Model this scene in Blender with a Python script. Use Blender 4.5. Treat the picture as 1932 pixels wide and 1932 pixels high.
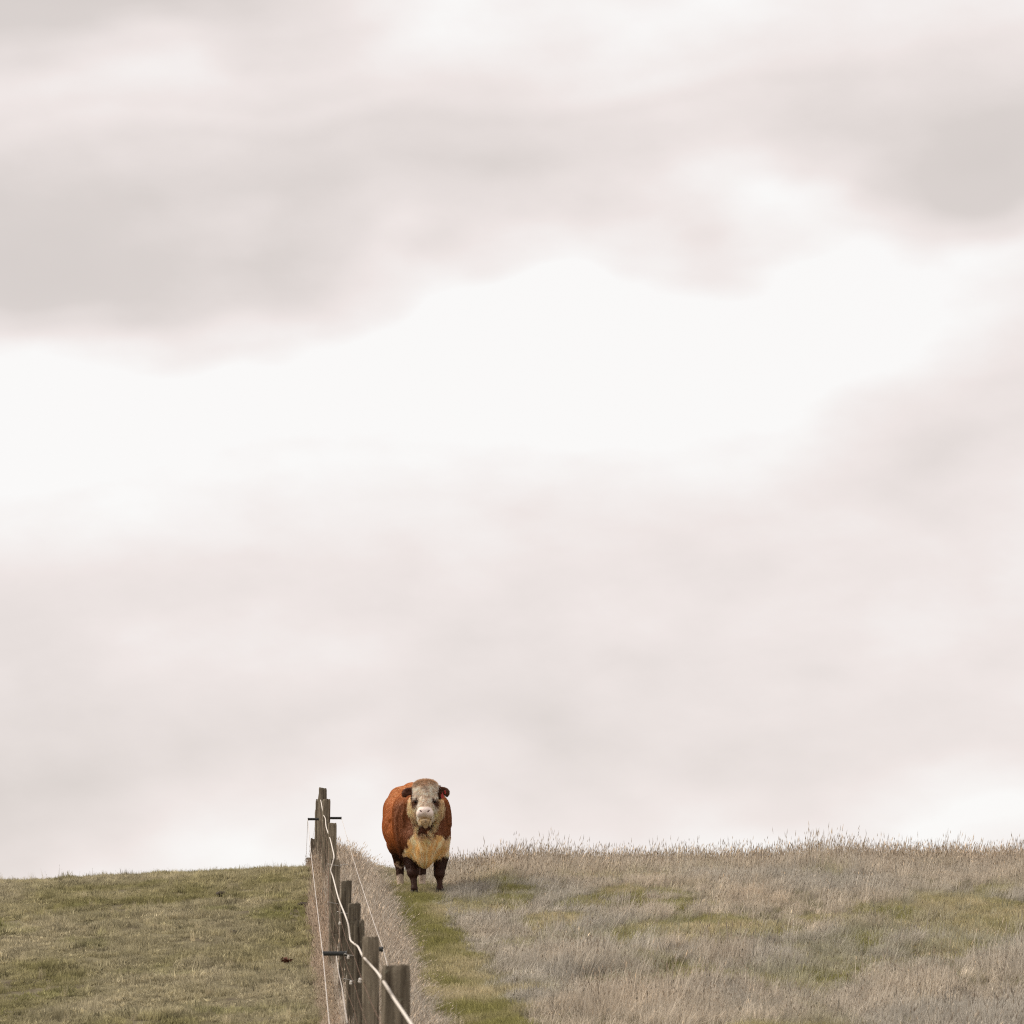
import bpy, math
import numpy as np
from mathutils import Vector

# ------------------------------------------------------------------ camera
scene = bpy.context.scene
for o in list(bpy.data.objects):
    bpy.data.objects.remove(o)
col = scene.collection
rng = np.random.default_rng(7)

FPX, CX, CY, HORIZON = 5040.0, 966.0, 966.0, 1850.0     # measured on a 1932 px wide view
PITCH = math.atan((HORIZON - CY) / FPX)

cam_data = bpy.data.cameras.new('camera')
cam = bpy.data.objects.new('camera', cam_data)
col.objects.link(cam)
cam.location = (0, 0, 0)
cam.rotation_euler = (math.pi / 2 + PITCH, 0, 0)
cam_data.sensor_width = 36.0
cam_data.lens = 36.0 * FPX / 1932.0
cam_data.clip_start = 0.1
cam_data.clip_end = 5000
cam_data.dof.use_dof = True
cam_data.dof.focus_distance = 35.4
cam_data.dof.aperture_fstop = 5.0
scene.camera = cam

# ------------------------------------------------------------------ sky and sun
SUN_EL, SUN_AZ = math.radians(44), math.radians(-80)     # high on the left, behind thin cloud
world = bpy.data.worlds.new('World')
scene.world = world
world.use_nodes = True
wt = world.node_tree
for n in list(wt.nodes):
    wt.nodes.remove(n)


def nd(tree, kind, **kw):
    n = tree.nodes.new(kind)
    for k, v in kw.items():
        setattr(n, k, v)
    return n


def mth(tree, op, a, b=None, c=None, clamp=False):
    n = tree.nodes.new('ShaderNodeMath')
    n.operation = op
    n.use_clamp = clamp
    for i, v in enumerate((a, b, c)):
        if v is None:
            continue
        if isinstance(v, (int, float)):
            n.inputs[i].default_value = v
        else:
            tree.links.new(v, n.inputs[i])
    return n.outputs[0]


def build_sky():
    t = wt
    L = t.links.new
    out = nd(t, 'ShaderNodeOutputWorld')
    bg = nd(t, 'ShaderNodeBackground')
    tc = nd(t, 'ShaderNodeTexCoord')
    sep = nd(t, 'ShaderNodeSeparateXYZ')
    L(tc.outputs['Generated'], sep.inputs[0])
    el = mth(t, 'ARCSINE', sep.outputs[2])
    # cloud banks: long soft bands that climb to the right, broken up by noise
    mp = nd(t, 'ShaderNodeMapping')
    L(tc.outputs['Generated'], mp.inputs['Vector'])
    mp.inputs['Scale'].default_value = (1.0, 1.0, 1.9)
    mp.inputs['Rotation'].default_value = (0.0, math.radians(10), 0.0)

    def noise(scale, detail, rough, off):
        m2 = nd(t, 'ShaderNodeVectorMath', operation='ADD')
        L(mp.outputs[0], m2.inputs[0])
        m2.inputs[1].default_value = off
        n = nd(t, 'ShaderNodeTexNoise')
        n.inputs['Scale'].default_value = scale
        n.inputs['Detail'].default_value = detail
        n.inputs['Roughness'].default_value = rough
        L(m2.outputs[0], n.inputs['Vector'])
        return mth(t, 'SUBTRACT', n.outputs['Fac'], 0.5)
    n1 = noise(5.0, 1.0, 0.4, (29.8793, 37.5511, 2.4958))
    n2 = noise(10.0, 2.0, 0.45, (12.9667, 22.5497, 33.1457))
    n3 = noise(26.0, 3.0, 0.45, (1.1733, 4.7301, 4.2853))
    tcoord = mth(t, 'ADD', mth(t, 'SUBTRACT', PITCH, el), mth(t, 'MULTIPLY', sep.outputs[0], 0.1077))
    yy = mth(t, 'ADD', mth(t, 'MULTIPLY', tcoord, FPX), CY - 73.0)
    yy = mth(t, 'ADD', yy, mth(t, 'MULTIPLY', n1, 585.0))
    yy = mth(t, 'ADD', yy, mth(t, 'MULTIPLY', n2, 330.0))
    pp = mth(t, 'DIVIDE', mth(t, 'PINGPONG', yy, 1680.0), 1680.0)
    ramp = nd(t, 'ShaderNodeValToRGB')
    ramp.color_ramp.interpolation = 'EASE'
    stops = [(0, .92), (130, .86), (230, .76), (330, .70), (440, .76), (540, .87), (640, .985), (760, .99),
             (890, .93), (1040, .885), (1200, .845), (1340, .815), (1480, .81), (1600, .84), (1680, .88)]
    cr = ramp.color_ramp
    while len(cr.elements) < len(stops):
        cr.elements.new(0.5)
    for e, (p, v) in zip(cr.elements, stops):
        e.position = p / 1680.0
        e.color = (v, v, v, 1)
    L(pp, ramp.inputs[0])
    n4 = noise(4.6, 1.0, 0.4, (9.8334, 7.185, 10.0095))
    n5 = noise(48.0, 6.0, 0.6, (4.0, 1.0, 9.0))
    val = mth(t, 'ADD', mth(t, 'ADD', ramp.outputs[0], mth(t, 'MULTIPLY', n5, 0.055)), mth(t, 'MULTIPLY', n4, 0.569))
    val = mth(t, 'ADD', val, mth(t, 'MULTIPLY', n2, 0.336))
    val = mth(t, 'ADD', val, mth(t, 'MULTIPLY', n3, 0.1066), clamp=True)
    # thick cloud is a warm pinkish grey, thin cloud is white
    tint = nd(t, 'ShaderNodeValToRGB')
    tint.color_ramp.elements[0].position = 0.70
    tint.color_ramp.elements[0].color = (.72, .66, .63, 1)
    tint.color_ramp.elements[1].position = 0.985
    tint.color_ramp.elements[1].color = (.985, .97, .955, 1)
    e = tint.color_ramp.elements.new(0.50)
    e.color = (.66, .605, .575, 1)
    e = tint.color_ramp.elements.new(0.86)
    e.color = (.885, .81, .785, 1)
    L(val, tint.inputs[0])
    # a little clear-sky light behind the cloud cover
    sky = nd(t, 'ShaderNodeTexSky')
    sky.sky_type = 'NISHITA'
    sky.sun_disc = False
    sky.sun_elevation = SUN_EL
    sky.sun_rotation = SUN_AZ
    sk = nd(t, 'ShaderNodeVectorMath', operation='SCALE')
    L(sky.outputs[0], sk.inputs[0])
    sk.inputs['Scale'].default_value = 0.10
    mx = nd(t, 'ShaderNodeMix', data_type='RGBA')
    mx.inputs[0].default_value = 0.04
    L(tint.outputs[0], mx.inputs[6])
    L(sk.outputs[0], mx.inputs[7])
    L(mx.outputs[2], bg.inputs['Color'])
    bg.inputs['Strength'].default_value = 0.5
    L(bg.outputs[0], out.inputs[0])


build_sky()

sun_data = bpy.data.lights.new('sun', 'SUN')
sun_data.energy = 1.5
sun_data.angle = math.radians(50)
sun_data.color = (1.0, 0.91, 0.80)
sun = bpy.data.objects.new('sun', sun_data)
col.objects.link(sun)
sdir = Vector((math.sin(SUN_AZ) * math.cos(SUN_EL), math.cos(SUN_AZ) * math.cos(SUN_EL), math.sin(SUN_EL)))
sun.rotation_euler = (-sdir).to_track_quat('-Z', 'Y').to_euler()

vs = scene.view_settings
vs.view_transform = 'Standard'
vs.look = 'None'
vs.exposure = 1.0
vs.gamma = 1.0
vs.use_curve_mapping = False
scene.render.engine = 'CYCLES'
scene.cycles.max_bounces = 6
scene.cycles.diffuse_bounces = 4
scene.cycles.glossy_bounces = 2
scene.cycles.transmission_bounces = 4
scene.cycles.use_denoising = False
scene.render.film_transparent = False
scene.cycles.pixel_filter_type = 'BLACKMAN_HARRIS'
scene.cycles.filter_width = 1.15

# ------------------------------------------------------------------ helpers
SP, CP = math.sin(PITCH), math.cos(PITCH)


def at(px, py, d):
    """world point seen at a measured position, d metres ahead"""
    u, v = (px - CX) / FPX, (CY - py) / FPX
    y = CP - v * SP
    z = SP + v * CP
    return np.array([u / y * d, d, z / y * d])


class Noise:
    """smooth value noise on a lattice"""
    def __init__(self, seed, n=64):
        self.t = np.random.default_rng(seed).random((n, n))
        self.n = n

    def __call__(self, x, y):
        x = np.asarray(x, float); y = np.asarray(y, float)
        xi = np.floor(x).astype(int); yi = np.floor(y).astype(int)
        fx = x - xi; fy = y - yi
        fx = fx * fx * (3 - 2 * fx); fy = fy * fy * (3 - 2 * fy)
        n = self.n
        a = self.t[xi % n, yi % n]; b = self.t[(xi + 1) % n, yi % n]
        c = self.t[xi % n, (yi + 1) % n]; d = self.t[(xi + 1) % n, (yi + 1) % n]
        return (a * (1 - fx) + b * fx) * (1 - fy) + (c * (1 - fx) + d * fx) * fy

    def fbm(self, x, y, o=3):
        s = 0; a = 0.5; w = 0
        for i in range(o):
            s = s + a * self(x * 2 ** i + 13.7 * i, y * 2 ** i + 5.1 * i); w += a; a *= 0.55
        return s / w


N1, N2, N3, N4, N5 = (Noise(s) for s in (1, 2, 3, 4, 5))


def sstep(a, b, x):
    t = np.clip((np.asarray(x, float) - a) / (b - a), 0, 1)
    return t * t * (3 - 2 * t)


def mesh_obj(name, verts, faces, mat=None, parent=None, smooth=False):
    me = bpy.data.meshes.new(name)
    me.from_pydata([tuple(map(float, v)) for v in verts], [], [tuple(int(i) for i in f) for f in faces])
    if mat is not None:
        me.materials.append(mat)
    if smooth:
        me.polygons.foreach_set('use_smooth', np.ones(len(me.polygons), bool))
    me.update()
    o = bpy.data.objects.new(name, me)
    col.objects.link(o)
    if parent is not None:
        o.parent = parent
    return o


def tag(o, label=None, cat=None, group=None, kind=None):
    for k, v in (('label', label), ('category', cat), ('group', group), ('kind', kind)):
        if v is not None:
            o[k] = v
    return o


def empty(name, loc=(0, 0, 0)):
    o = bpy.data.objects.new(name, None)
    o.empty_display_size = 0.2
    o.location = tuple(map(float, loc))
    col.objects.link(o)
    return o


def new_mat(name):
    m = bpy.data.materials.new(name)
    m.use_nodes = True
    t = m.node_tree
    b = t.nodes['Principled BSDF']
    return m, t, b


# ------------------------------------------------------------------ terrain shape
POSTS = [  # measured x, measured y of the top, distance, width, kind
    (748, 1822, 13.3, .142, 0), (703, 1768, 17.0, .105, 0), (681, 1738, 19.8, .078, 1), (666, 1705, 22.2, .105, 0),
    (650, 1662, 25.4, .102, 0), (631, 1622, 28.7, .108, 1), (629, 1553, 32.2, .100, 0), (615, 1509, 36.3, .105, 0),
    (611, 1487, 39.8, .118, 0), (604.5, 1500, 43.0, .105, 1), (603, 1509, 46.0, .100, 1), (601.3, 1519, 49.2, .100, 1),
    (600, 1527, 52.4, .100, 1), (591, 1583, 60.0, .125, 1)]
POST_H = 1.2
kd = [-40, -10, 0, 7] + [p[2] for p in POSTS] + [70, 95, 150, 400, 1500, 3000]
kz = [-3.2, -1.95, -1.62, -1.42] + [at(p[0], p[1], p[2])[2] - POST_H for p in POSTS] + [1.15, -2.2, -9, -30, -70, -90]
kd, kz = np.array(kd, float), np.array(kz, float)
_fd = np.arange(-40, 200, 0.25)
_fz = np.interp(_fd, kd, kz)
_k = np.exp(-0.5 * (np.arange(-16, 17) / 6.0) ** 2); _k /= _k.sum()
_fz = np.convolve(np.pad(_fz, 16, mode='edge'), _k, 'valid')


def profile(d):
    d = np.asarray(d, float)
    return np.where(d < 190, np.interp(d, _fd, _fz), np.interp(d, kd, kz))


def xf(d):                        # the fence line
    return 0.5435 - 0.0841 * np.asarray(d, float)


BULL_D = 36.0
DIP = 0.0
BULL = at(797, 1689, BULL_D)
PATH_OFF = 1.17
_shift = BULL[2] - float(profile(BULL_D))      # the path lies a touch off the fence line's height


def ground(x, d):
    x = np.asarray(x, float); d = np.asarray(d, float)
    off = x - xf(d)
    z = profile(d)
    z = z + _shift * sstep(0.2, 1.0, off) * sstep(26, 34, d) * (1 - sstep(42, 50, d))
    z = z - DIP * np.exp(-((d - 38.3) / 1.25) ** 2) * sstep(.35, .75, off) * (1 - sstep(1.7, 2.6, off))
    z = z - 0.24 * sstep(.9, 1.9, off) * sstep(36.5, 45, d)
    z = z - 0.047 * np.minimum(np.maximum(-off, 0), 60)
    r = np.minimum(np.maximum(off - 1.5, 0), 60)
    z = z + 0.012 * r
    near = (1 - sstep(70, 110, d))
    z = z + near * (0.10 * (N1(x * .23 + 9, d * .23) - .5) * sstep(0.5, 3, np.abs(off - .5)) + 0.05 * (N2(x * .9, d * .9) - .5) * sstep(.3, 1, np.abs(off - PATH_OFF)))
    past = np.clip(-off - .4, 0, 1)
    z = z + near * past * 0.07 * (N3(x * 2.6, d * 2.0) - .5)
    return z


def hit(px, py):
    """where the sight line through a measured point meets the ground"""
    for d in np.arange(15, 70, 0.1):
        p = at(px, py, d)
        if p[2] <= float(ground(p[0], d)):
            return p[0], d
    return p[0], d


_hz = float(ground(BULL[0] - .21, BULL_D + 1.75))
DIP = max(0.0, _hz - (BULL[2] + .115)) / math.exp(-((37.75 - 38.3) / 1.25) ** 2)

# green patches in the dry field, (measured x, y, half width m, half depth m, strength)
PATCH = [(1170, 1690, .45, .8, 1.), (1045, 1745, .55, .9, .9), (935, 1722, .40, .8, .8), (1262, 1712, .55, .7, .9), (1352, 1757, .75, .9, 1.),
         (1225, 1690, .5, .5, .7), (1440, 1760, .5, .7, .7), (1552, 1660, .4, .6, .7), (1545, 1742, .4, .6, .7), (1330, 1850, .55, .6, .7),
         (1420, 1862, .5, .5, .6), (1540, 1860, .4, .5, .7), (1105, 1712, .4, .5, .6), (1010, 1790, .5, .5, .4), (1140, 1780, .5, .5, .35),
         (1690, 1730, .6, .8, .7), (1800, 1800, .7, .7, .6), (1500, 1800, .5, .6, .5), (1240, 1830, .4, .4, .45)]
PATCH = [hit(px, py) + (a, b, s) for px, py, a, b, s in PATCH]


def greenness(x, d):
    off = x - xf(d)
    wob = 0.22 * (N4(x * .2, d * .55) - .5) + 0.26 * (N5(x * 4, d * 2.2) - .5)
    hw = 0.26 + .05 * sstep(30, 24, d)
    g = (1 - sstep(hw - .14, hw + .16, np.abs(off - PATH_OFF - wob))) * (1 - 0.55 * sstep(37, 39.5, d))
    for (px, pd, a, b, s) in PATCH:
        q = ((x - px) / a) ** 2 + ((d - pd) / b) ** 2
        q = q * (0.30 + 0.8 * N5(x * 3.1 + px, d * 1.6) + 1.1 * N4(x * 8.3 + px, d * 3.4) ** 1.5)
        g = np.maximum(g, s * (1 - sstep(.45, 1.25, q)))
    g = np.maximum(g, (off > 1.6) * .75 * sstep(.54, .72, N2.fbm(x * .8 + 4, d * .45, 3)) * (1 - sstep(37, 41, d)))
    return g


def build_ground():
    fine_x = np.arange(-16, 16.01, 0.2)
    xs = np.concatenate([[-2500, -900, -350, -150, -80, -45, -30, -22], fine_x, [22, 30, 45, 80, 150, 350, 900, 2500]])
    fine_y = np.arange(6, 62.01, 0.2)
    ys = np.concatenate([[-300, -120, -40, -20, -10, -4, 0, 3], fine_y, [66, 72, 80, 92, 110, 150, 200, 300, 400, 700, 1500, 3000]])
    X, Y = np.meshgrid(xs, ys, indexing='ij')
    Z = ground(X, Y)
    nx, ny = X.shape
    idx = np.arange(nx * ny).reshape(nx, ny)
    q = np.stack([idx[:-1, :-1], idx[1:, :-1], idx[1:, 1:], idx[:-1, 1:]], -1).reshape(-1, 4)
    v = np.stack([X, Y, Z], -1).reshape(-1, 3)
    m, t, b = new_mat('meadow_soil')
    L = t.links.new
    tc = nd(t, 'ShaderNodeTexCoord')
    n = nd(t, 'ShaderNodeTexNoise'); n.inputs['Scale'].default_value = 2.2; n.inputs['Detail'].default_value = 8; n.inputs['Roughness'].default_value = .65
    L(tc.outputs['Object'], n.inputs['Vector'])
    r = nd(t, 'ShaderNodeValToRGB')
    r.color_ramp.elements[0].position = .36; r.color_ramp.elements[0].color = (.105, .085, .058, 1)
    r.color_ramp.elements[1].position = .66; r.color_ramp.elements[1].color = (.23, .205, .12, 1)
    L(n.outputs['Fac'], r.inputs[0]); L(r.outputs[0], b.inputs['Base Color'])
    b.inputs['Roughness'].default_value = .95
    b.inputs['Specular IOR Level'].default_value = .1
    bp = nd(t, 'ShaderNodeBump'); bp.inputs['Strength'].default_value = .6; bp.inputs['Distance'].default_value = .03
    n2 = nd(t, 'ShaderNodeTexNoise'); n2.inputs['Scale'].default_value = 25; n2.inputs['Detail'].default_value = 5
    L(tc.outputs['Object'], n2.inputs['Vector']); L(n2.outputs['Fac'], bp.inputs['Height']); L(bp.outputs[0], b.inputs['Normal'])
    o = mesh_obj('ground', v, q, m, smooth=True)
    tag(o, 'grassy hillside rising to a crest', 'ground', kind='structure')


build_ground()


# ------------------------------------------------------------------ grass
def blade_material(name, transl=.35, seed_col=(.16, .10, .07)):
    m, t, b = new_mat(name)
    L = t.links.new
    t.nodes.remove(b)
    out = t.nodes['Material Output']
    tint = nd(t, 'ShaderNodeAttribute', attribute_type='INSTANCER', attribute_name='tint')
    sh = nd(t, 'ShaderNodeAttribute', attribute_type='GEOMETRY', attribute_name='shade')
    ssep = nd(t, 'ShaderNodeSeparateColor')
    L(sh.outputs['Color'], ssep.inputs[0])
    mul = nd(t, 'ShaderNodeVectorMath', operation='SCALE')
    L(tint.outputs['Color'], mul.inputs[0]); L(ssep.outputs[0], mul.inputs['Scale'])
    mx = nd(t, 'ShaderNodeMix', data_type='RGBA')
    L(ssep.outputs[1], mx.inputs[0]); L(mul.outputs[0], mx.inputs[6]); mx.inputs[7].default_value = seed_col + (1,)
    df = nd(t, 'ShaderNodeBsdfDiffuse'); tr = nd(t, 'ShaderNodeBsdfTranslucent')
    L(mx.outputs[2], df.inputs['Color']); L(mx.outputs[2], tr.inputs['Color'])
    ms = nd(t, 'ShaderNodeMixShader'); ms.inputs[0].default_value = transl
    L(df.outputs[0], ms.inputs[1]); L(tr.outputs[0], ms.inputs[2]); L(ms.outputs[0], out.inputs[0])
    return m


def tuft_mesh(name, r, n, h, spread, lean, width, wind=(0, 0), heads=0.0, mat=None, hvar=.45, head_len=.05):
    V, F, S = [], [], []
    for i in range(n):
        a = r.uniform(0, 2 * math.pi); rr = spread * math.sqrt(r.uniform(0, 1))
        bx, by = rr * math.cos(a), rr * math.sin(a)
        hh = h * (1 - hvar * r.uniform(0, 1))
        la = r.uniform(0, 2 * math.pi); ll = lean * abs(r.normal(0, 1)) * hh
        dx, dy = math.cos(la) * ll + wind[0] * hh, math.sin(la) * ll + wind[1] * hh
        fa = r.uniform(0, math.pi); wx, wy = math.cos(fa), math.sin(fa)
        w = width * (r.uniform(.6, 1.25) if r.uniform() < .85 else r.uniform(1.5, 2.4))
        sh = float(np.clip(r.normal(1.0, .22), .5, 1.6))
        stem = r.uniform(0, 1) < heads
        if stem:
            hh *= r.uniform(1.05, 1.45); w *= .85
        base = len(V)
        for t in (0, .45, .78, 1.0):
            k = t ** 1.8
            cx, cy, cz = bx + dx * k, by + dy * k, hh * t * (1 - .13 * t * t * min(1, ll / hh * 2))
            ww = w * (1 - t ** 1.5) * .5 if not stem else w * .5 * (1 - .4 * t)
            if t < 1.0:
                V += [(cx - wx * ww, cy - wy * ww, cz), (cx + wx * ww, cy + wy * ww, cz)]; S += [(sh, 0)] * 2
            else:
                V.append((cx, cy, cz)); S.append((sh, 0))
        F += [(base, base + 1, base + 3, base + 2), (base + 2, base + 3, base + 5, base + 4), (base + 4, base + 5, base + 6)]
        if stem:
            tip = np.array(V[-1]); ax = np.array([dx, dy, hh * .9]); ax /= np.linalg.norm(ax)
            e1 = np.cross(ax, (0.3, .9, .1)); e1 /= np.linalg.norm(e1); e2 = np.cross(ax, e1)
            hl = head_len * r.uniform(.6, 1.3); hw = .0042 * r.uniform(.6, 1.3)
            b2 = len(V); dark = r.uniform(0.0, .8) ** 1.5
            V += [tuple(tip - ax * hl * .4), tuple(tip + e1 * hw), tuple(tip - e1 * .5 * hw + e2 * .87 * hw), tuple(tip - e1 * .5 * hw - e2 * .87 * hw), tuple(tip + ax * hl * .6)]
            S += [(sh, dark)] * 5
            F += [(b2, b2 + 1, b2 + 2), (b2, b2 + 2, b2 + 3), (b2, b2 + 3, b2 + 1), (b2 + 4, b2 + 2, b2 + 1), (b2 + 4, b2 + 3, b2 + 2), (b2 + 4, b2 + 1, b2 + 3)]
    me = bpy.data.meshes.new(name)
    me.from_pydata(V, [], F)
    at_ = me.attributes.new('shade', 'FLOAT_COLOR', 'POINT')
    S = np.array(S, np.float32)
    at_.data.foreach_set('color', np.concatenate([S, np.zeros((len(S), 1)), np.ones((len(S), 1))], 1).astype(np.float32).ravel())
    me.materials.append(mat)
    return me


def tuft_set(name, count, seed, **kw):
    c = bpy.data.collections.new(name)
    for i in range(count):
        r = np.random.default_rng(seed + i)
        me = tuft_mesh(f'{name}_{i:02d}', r, **kw)
        c.objects.link(bpy.data.objects.new(f'{name}_{i:02d}', me))
    return c


def scatter(name, P, rot, scl, idx, tint, collection, label, cat):
    me = bpy.data.meshes.new(name)
    n = len(P)
    me.vertices.add(n)
    me.vertices.foreach_set('co', np.asarray(P, np.float32).ravel())
    a = me.attributes.new('rot', 'FLOAT_VECTOR', 'POINT'); a.data.foreach_set('vector', np.asarray(rot, np.float32).ravel())
    a = me.attributes.new('scl', 'FLOAT_VECTOR', 'POINT'); a.data.foreach_set('vector', np.asarray(scl, np.float32).ravel())
    a = me.attributes.new('idx', 'INT', 'POINT'); a.data.foreach_set('value', np.asarray(idx, np.int32))
    a = me.attributes.new('tint', 'FLOAT_COLOR', 'POINT')
    a.data.foreach_set('color', np.concatenate([tint, np.ones((n, 1))], 1).astype(np.float32).ravel())
    o = bpy.data.objects.new(name, me)
    col.objects.link(o)
    g = bpy.data.node_groups.new(name, 'GeometryNodeTree')
    g.interface.new_socket('Geometry', in_out='INPUT', socket_type='NodeSocketGeometry')
    g.interface.new_socket('Geometry', in_out='OUTPUT', socket_type='NodeSocketGeometry')
    L = g.links.new
    gi, go = g.nodes.new('NodeGroupInput'), g.nodes.new('NodeGroupOutput')
    ci = g.nodes.new('GeometryNodeCollectionInfo')
    ci.inputs['Collection'].default_value = collection
    ci.inputs['Separate Children'].default_value = True
    ci.inputs['Reset Children'].default_value = True
    ip = g.nodes.new('GeometryNodeInstanceOnPoints')
    ip.inputs['Pick Instance'].default_value = True

    def na(nm, ty):
        q = g.nodes.new('GeometryNodeInputNamedAttribute'); q.data_type = ty; q.inputs[0].default_value = nm
        return next(s for s in q.outputs if s.enabled)
    er = g.nodes.new('FunctionNodeEulerToRotation')
    L(na('rot', 'FLOAT_VECTOR'), er.inputs[0])
    L(gi.outputs[0], ip.inputs['Points']); L(ci.outputs[0], ip.inputs['Instance'])
    L(na('idx', 'INT'), ip.inputs['Instance Index'])
    L(er.outputs[0], ip.inputs['Rotation']); L(na('scl', 'FLOAT_VECTOR'), ip.inputs['Scale'])
    L(ip.outputs[0], go.inputs[0])
    md = o.modifiers.new('scatter', 'NODES'); md.node_group = g
    tag(o, label, cat, kind='stuff')
    return o


def sample(density, x0, x1, d0, d1, extra=2.5):
    """random ground points inside the wedge the camera can see, plus a margin"""
    n = int(density * (x1 - x0) * (d1 - d0))
    x = rng.uniform(x0, x1, n); d = rng.uniform(d0, d1, n)
    keep = np.abs(x) < d * (966 / FPX) * 1.03 + extra * .8
    return x[keep], d[keep]


def vary(base, n, s):
    return np.clip(np.asarray(base) * (1 + rng.normal(0, s, (n, 1))) * (1 + rng.normal(0, s * .3, (n, 3))), .01, .9)


def lerp(a, b, t):
    return np.asarray(a) * (1 - t[:, None]) + np.asarray(b) * t[:, None]


def build_grass():
    dry = blade_material('dry_grass_blade', .45, (.30, .22, .155))
    grn = blade_material('green_grass_blade', .40)
    A = tuft_set('dry_tuft', 10, 100, n=46, h=.26, spread=.085, lean=.30, width=.0048, wind=(.16, -.05), heads=.05, mat=dry, hvar=.6)
    B = tuft_set('tall_tuft', 10, 200, n=34, h=.36, spread=.09, lean=.22, width=.0044, wind=(.14, -.04), heads=.16, mat=dry, hvar=.6, head_len=.07)
    C = tuft_set('short_tuft', 10, 300, n=40, h=.075, spread=.085, lean=.50, width=.0068, heads=0, mat=grn, hvar=.7)

    # --- field to the right of the path
    x, d = sample(125, -3.2, 15, 19, 62)
    off = x - xf(d)
    g = greenness(x, d)
    k = (off > .82) & (rng.random(len(x)) > g * .88)
    # bare gaps where the sward thins
    thin = sstep(.46, .66, N3.fbm(x * 1.3, d * .7 + 7, 3)) * (1 - sstep(37, 41, d))
    k &= rng.random(len(x)) > thin * .72
    x, d, off, g = x[k], d[k], off[k], g[k]
    n = len(x)
    hgt = .50 + .60 * N1.fbm(x * .7 + 2, d * .4, 3) + .12 * sstep(36, 42, d) - .35 * g
    hgt = hgt * (.30 + .70 * sstep(1.30, 2.2, off)) * (.62 + .80 * N3(x * 1.5 + 7, d * .9 + 3) * (1 - .5 * sstep(38, 41, d)) + .2 * sstep(38, 41, d))
    hgt = hgt * (.75 + .5 * rng.random(n))
    tall_p = .10 + .75 * sstep(36.5, 41, d)
    tall = rng.random(n) < tall_p
    w1 = N4.fbm(x * .5, d * .3, 3); w2 = N5.fbm(x * .9 + 20, d * .5, 3)
    tint = lerp((.60, .535, .44), (.53, .492, .425), sstep(.35, .65, w1))
    tint = lerp(tint, (.63, .53, .41), .45 * sstep(.50, .78, w2) + .0 * d)
    tint = lerp(tint, (.61, .50, .37), .5 * sstep(36, 41, d) * sstep(1.5, 7, x))
    tint = lerp(tint, (.36, .36, .17), np.clip(g, 0, 1) * .7)
    tint = np.clip(tint * (1 + rng.normal(0, .20, (n, 1))), .02, .9)
    rot = np.stack([rng.normal(0, .16, n), rng.normal(.05, .18, n), rng.uniform(-1.2, 1.2, n)], 1)
    z = ground(x, d) - .01
    P = np.stack([x, d, z], 1)
    scl = np.stack([.9 + .4 * rng.random(n), .9 + .4 * rng.random(n), hgt], 1)
    for m, coll, nm, lab in ((~tall, A, 'dry_grass', 'short dry grey grass covering the field right of the path'),
                             (tall, B, 'tall_dry_grass', 'tall dry seeding grass along the crest right of the bull')):
        scatter(nm, P[m], rot[m], scl[m], rng.integers(0, 10, m.sum()), tint[m], coll, lab, 'dry grass')

    # --- ungrazed strips either side of the fence
    x, d = sample(330, -6.5, 1.5, 11, 60)
    off = x - xf(d)
    edge = .84 + .22 * (N4(d * .8, x * .2) - .5)
    left_e = -.17 + .13 * sstep(33, 39, d) - .10 * (N5(d * .9, 3 + x * 0) - .3)
    k = (off < edge + .08 * rng.normal(0, 1, len(x))) & (off > left_e)
    x, d, off = x[k], d[k], off[k]
    n = len(x)
    right = off > .02
    hgt = np.where(right, (.85 + .35 * N1(x * 1.4, d * .9)) * (1 - .72 * sstep(.30, .85, off)), (.48 + .40 * N2(x * 2, d * 1.2)) * (.55 + .45 * sstep(27, 36, d)))
    hgt = hgt * (.75 + .45 * rng.random(n)) * (1 - .25 * sstep(33, 24, d)) * (1 - .22 * sstep(33, 38, d))
    tint = np.where(right[:, None], lerp((.68, .60, .505), (.58, .535, .465), N4.fbm(x * 2, d, 2)), lerp((.60, .48, .385), (.50, .43, .33), N5.fbm(x * 2.4, d * .8, 2)))
    tint = np.clip(tint * (1 + rng.normal(0, .12, (n, 1))), .02, .9)
    rot = np.stack([rng.normal(0, .10, n), rng.normal(np.where(right, .02, -.12), .12, n), rng.uniform(-.8, .8, n)], 1)
    P = np.stack([x, d, ground(x, d) - .01], 1)
    scl = np.stack([.9 + .3 * rng.random(n), .9 + .3 * rng.random(n), hgt], 1)
    scatter('fence_strip_grass', P, rot, scl, rng.integers(0, 10, n), tint, B, 'tall pale seeding grass growing along the fence line', 'dry grass')

    # --- short green grass: the trodden path and the patches in the field
    x, d = sample(330, -4, 13, 19, 48)
    off = x - xf(d)
    g = greenness(x, d)
    k = (off > .75) & (rng.random(len(x)) < .10 + g * .95)
    x, d, g = x[k], d[k], g[k]
    n = len(x)
    tint = lerp((.33, .31, .125), (.56, .49, .32), sstep(.3, .7, N2.fbm(x * 1.5, d * .8, 3)))
    tint = lerp((.38, .35, .24), tint, sstep(.1, .6, g))
    tint = np.clip(tint * (1 + rng.normal(0, .16, (n, 1))), .02, .9)
    rot = np.stack([rng.normal(0, .12, n), rng.normal(0, .12, n), rng.uniform(0, 6.28, n)], 1)
    s = .8 + .5 * rng.random(n)
    scl = np.stack([s, s, s * (.7 + 1.1 * N3(x * 2, d * 1.5))], 1)
    scatter('green_grass', np.stack([x, d, ground(x, d) - .004], 1), rot, scl, rng.integers(0, 10, n), tint, C, 'short green grass of the trodden path and field patches', 'grass')

    # --- grazed paddock on the left
    x, d = sample(330, -13, 0, 19, 60)
    off = x - xf(d)
    k = (off < -.22) & (rng.random(len(x)) < np.where(d > 50, .4, 1.0))
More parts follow.
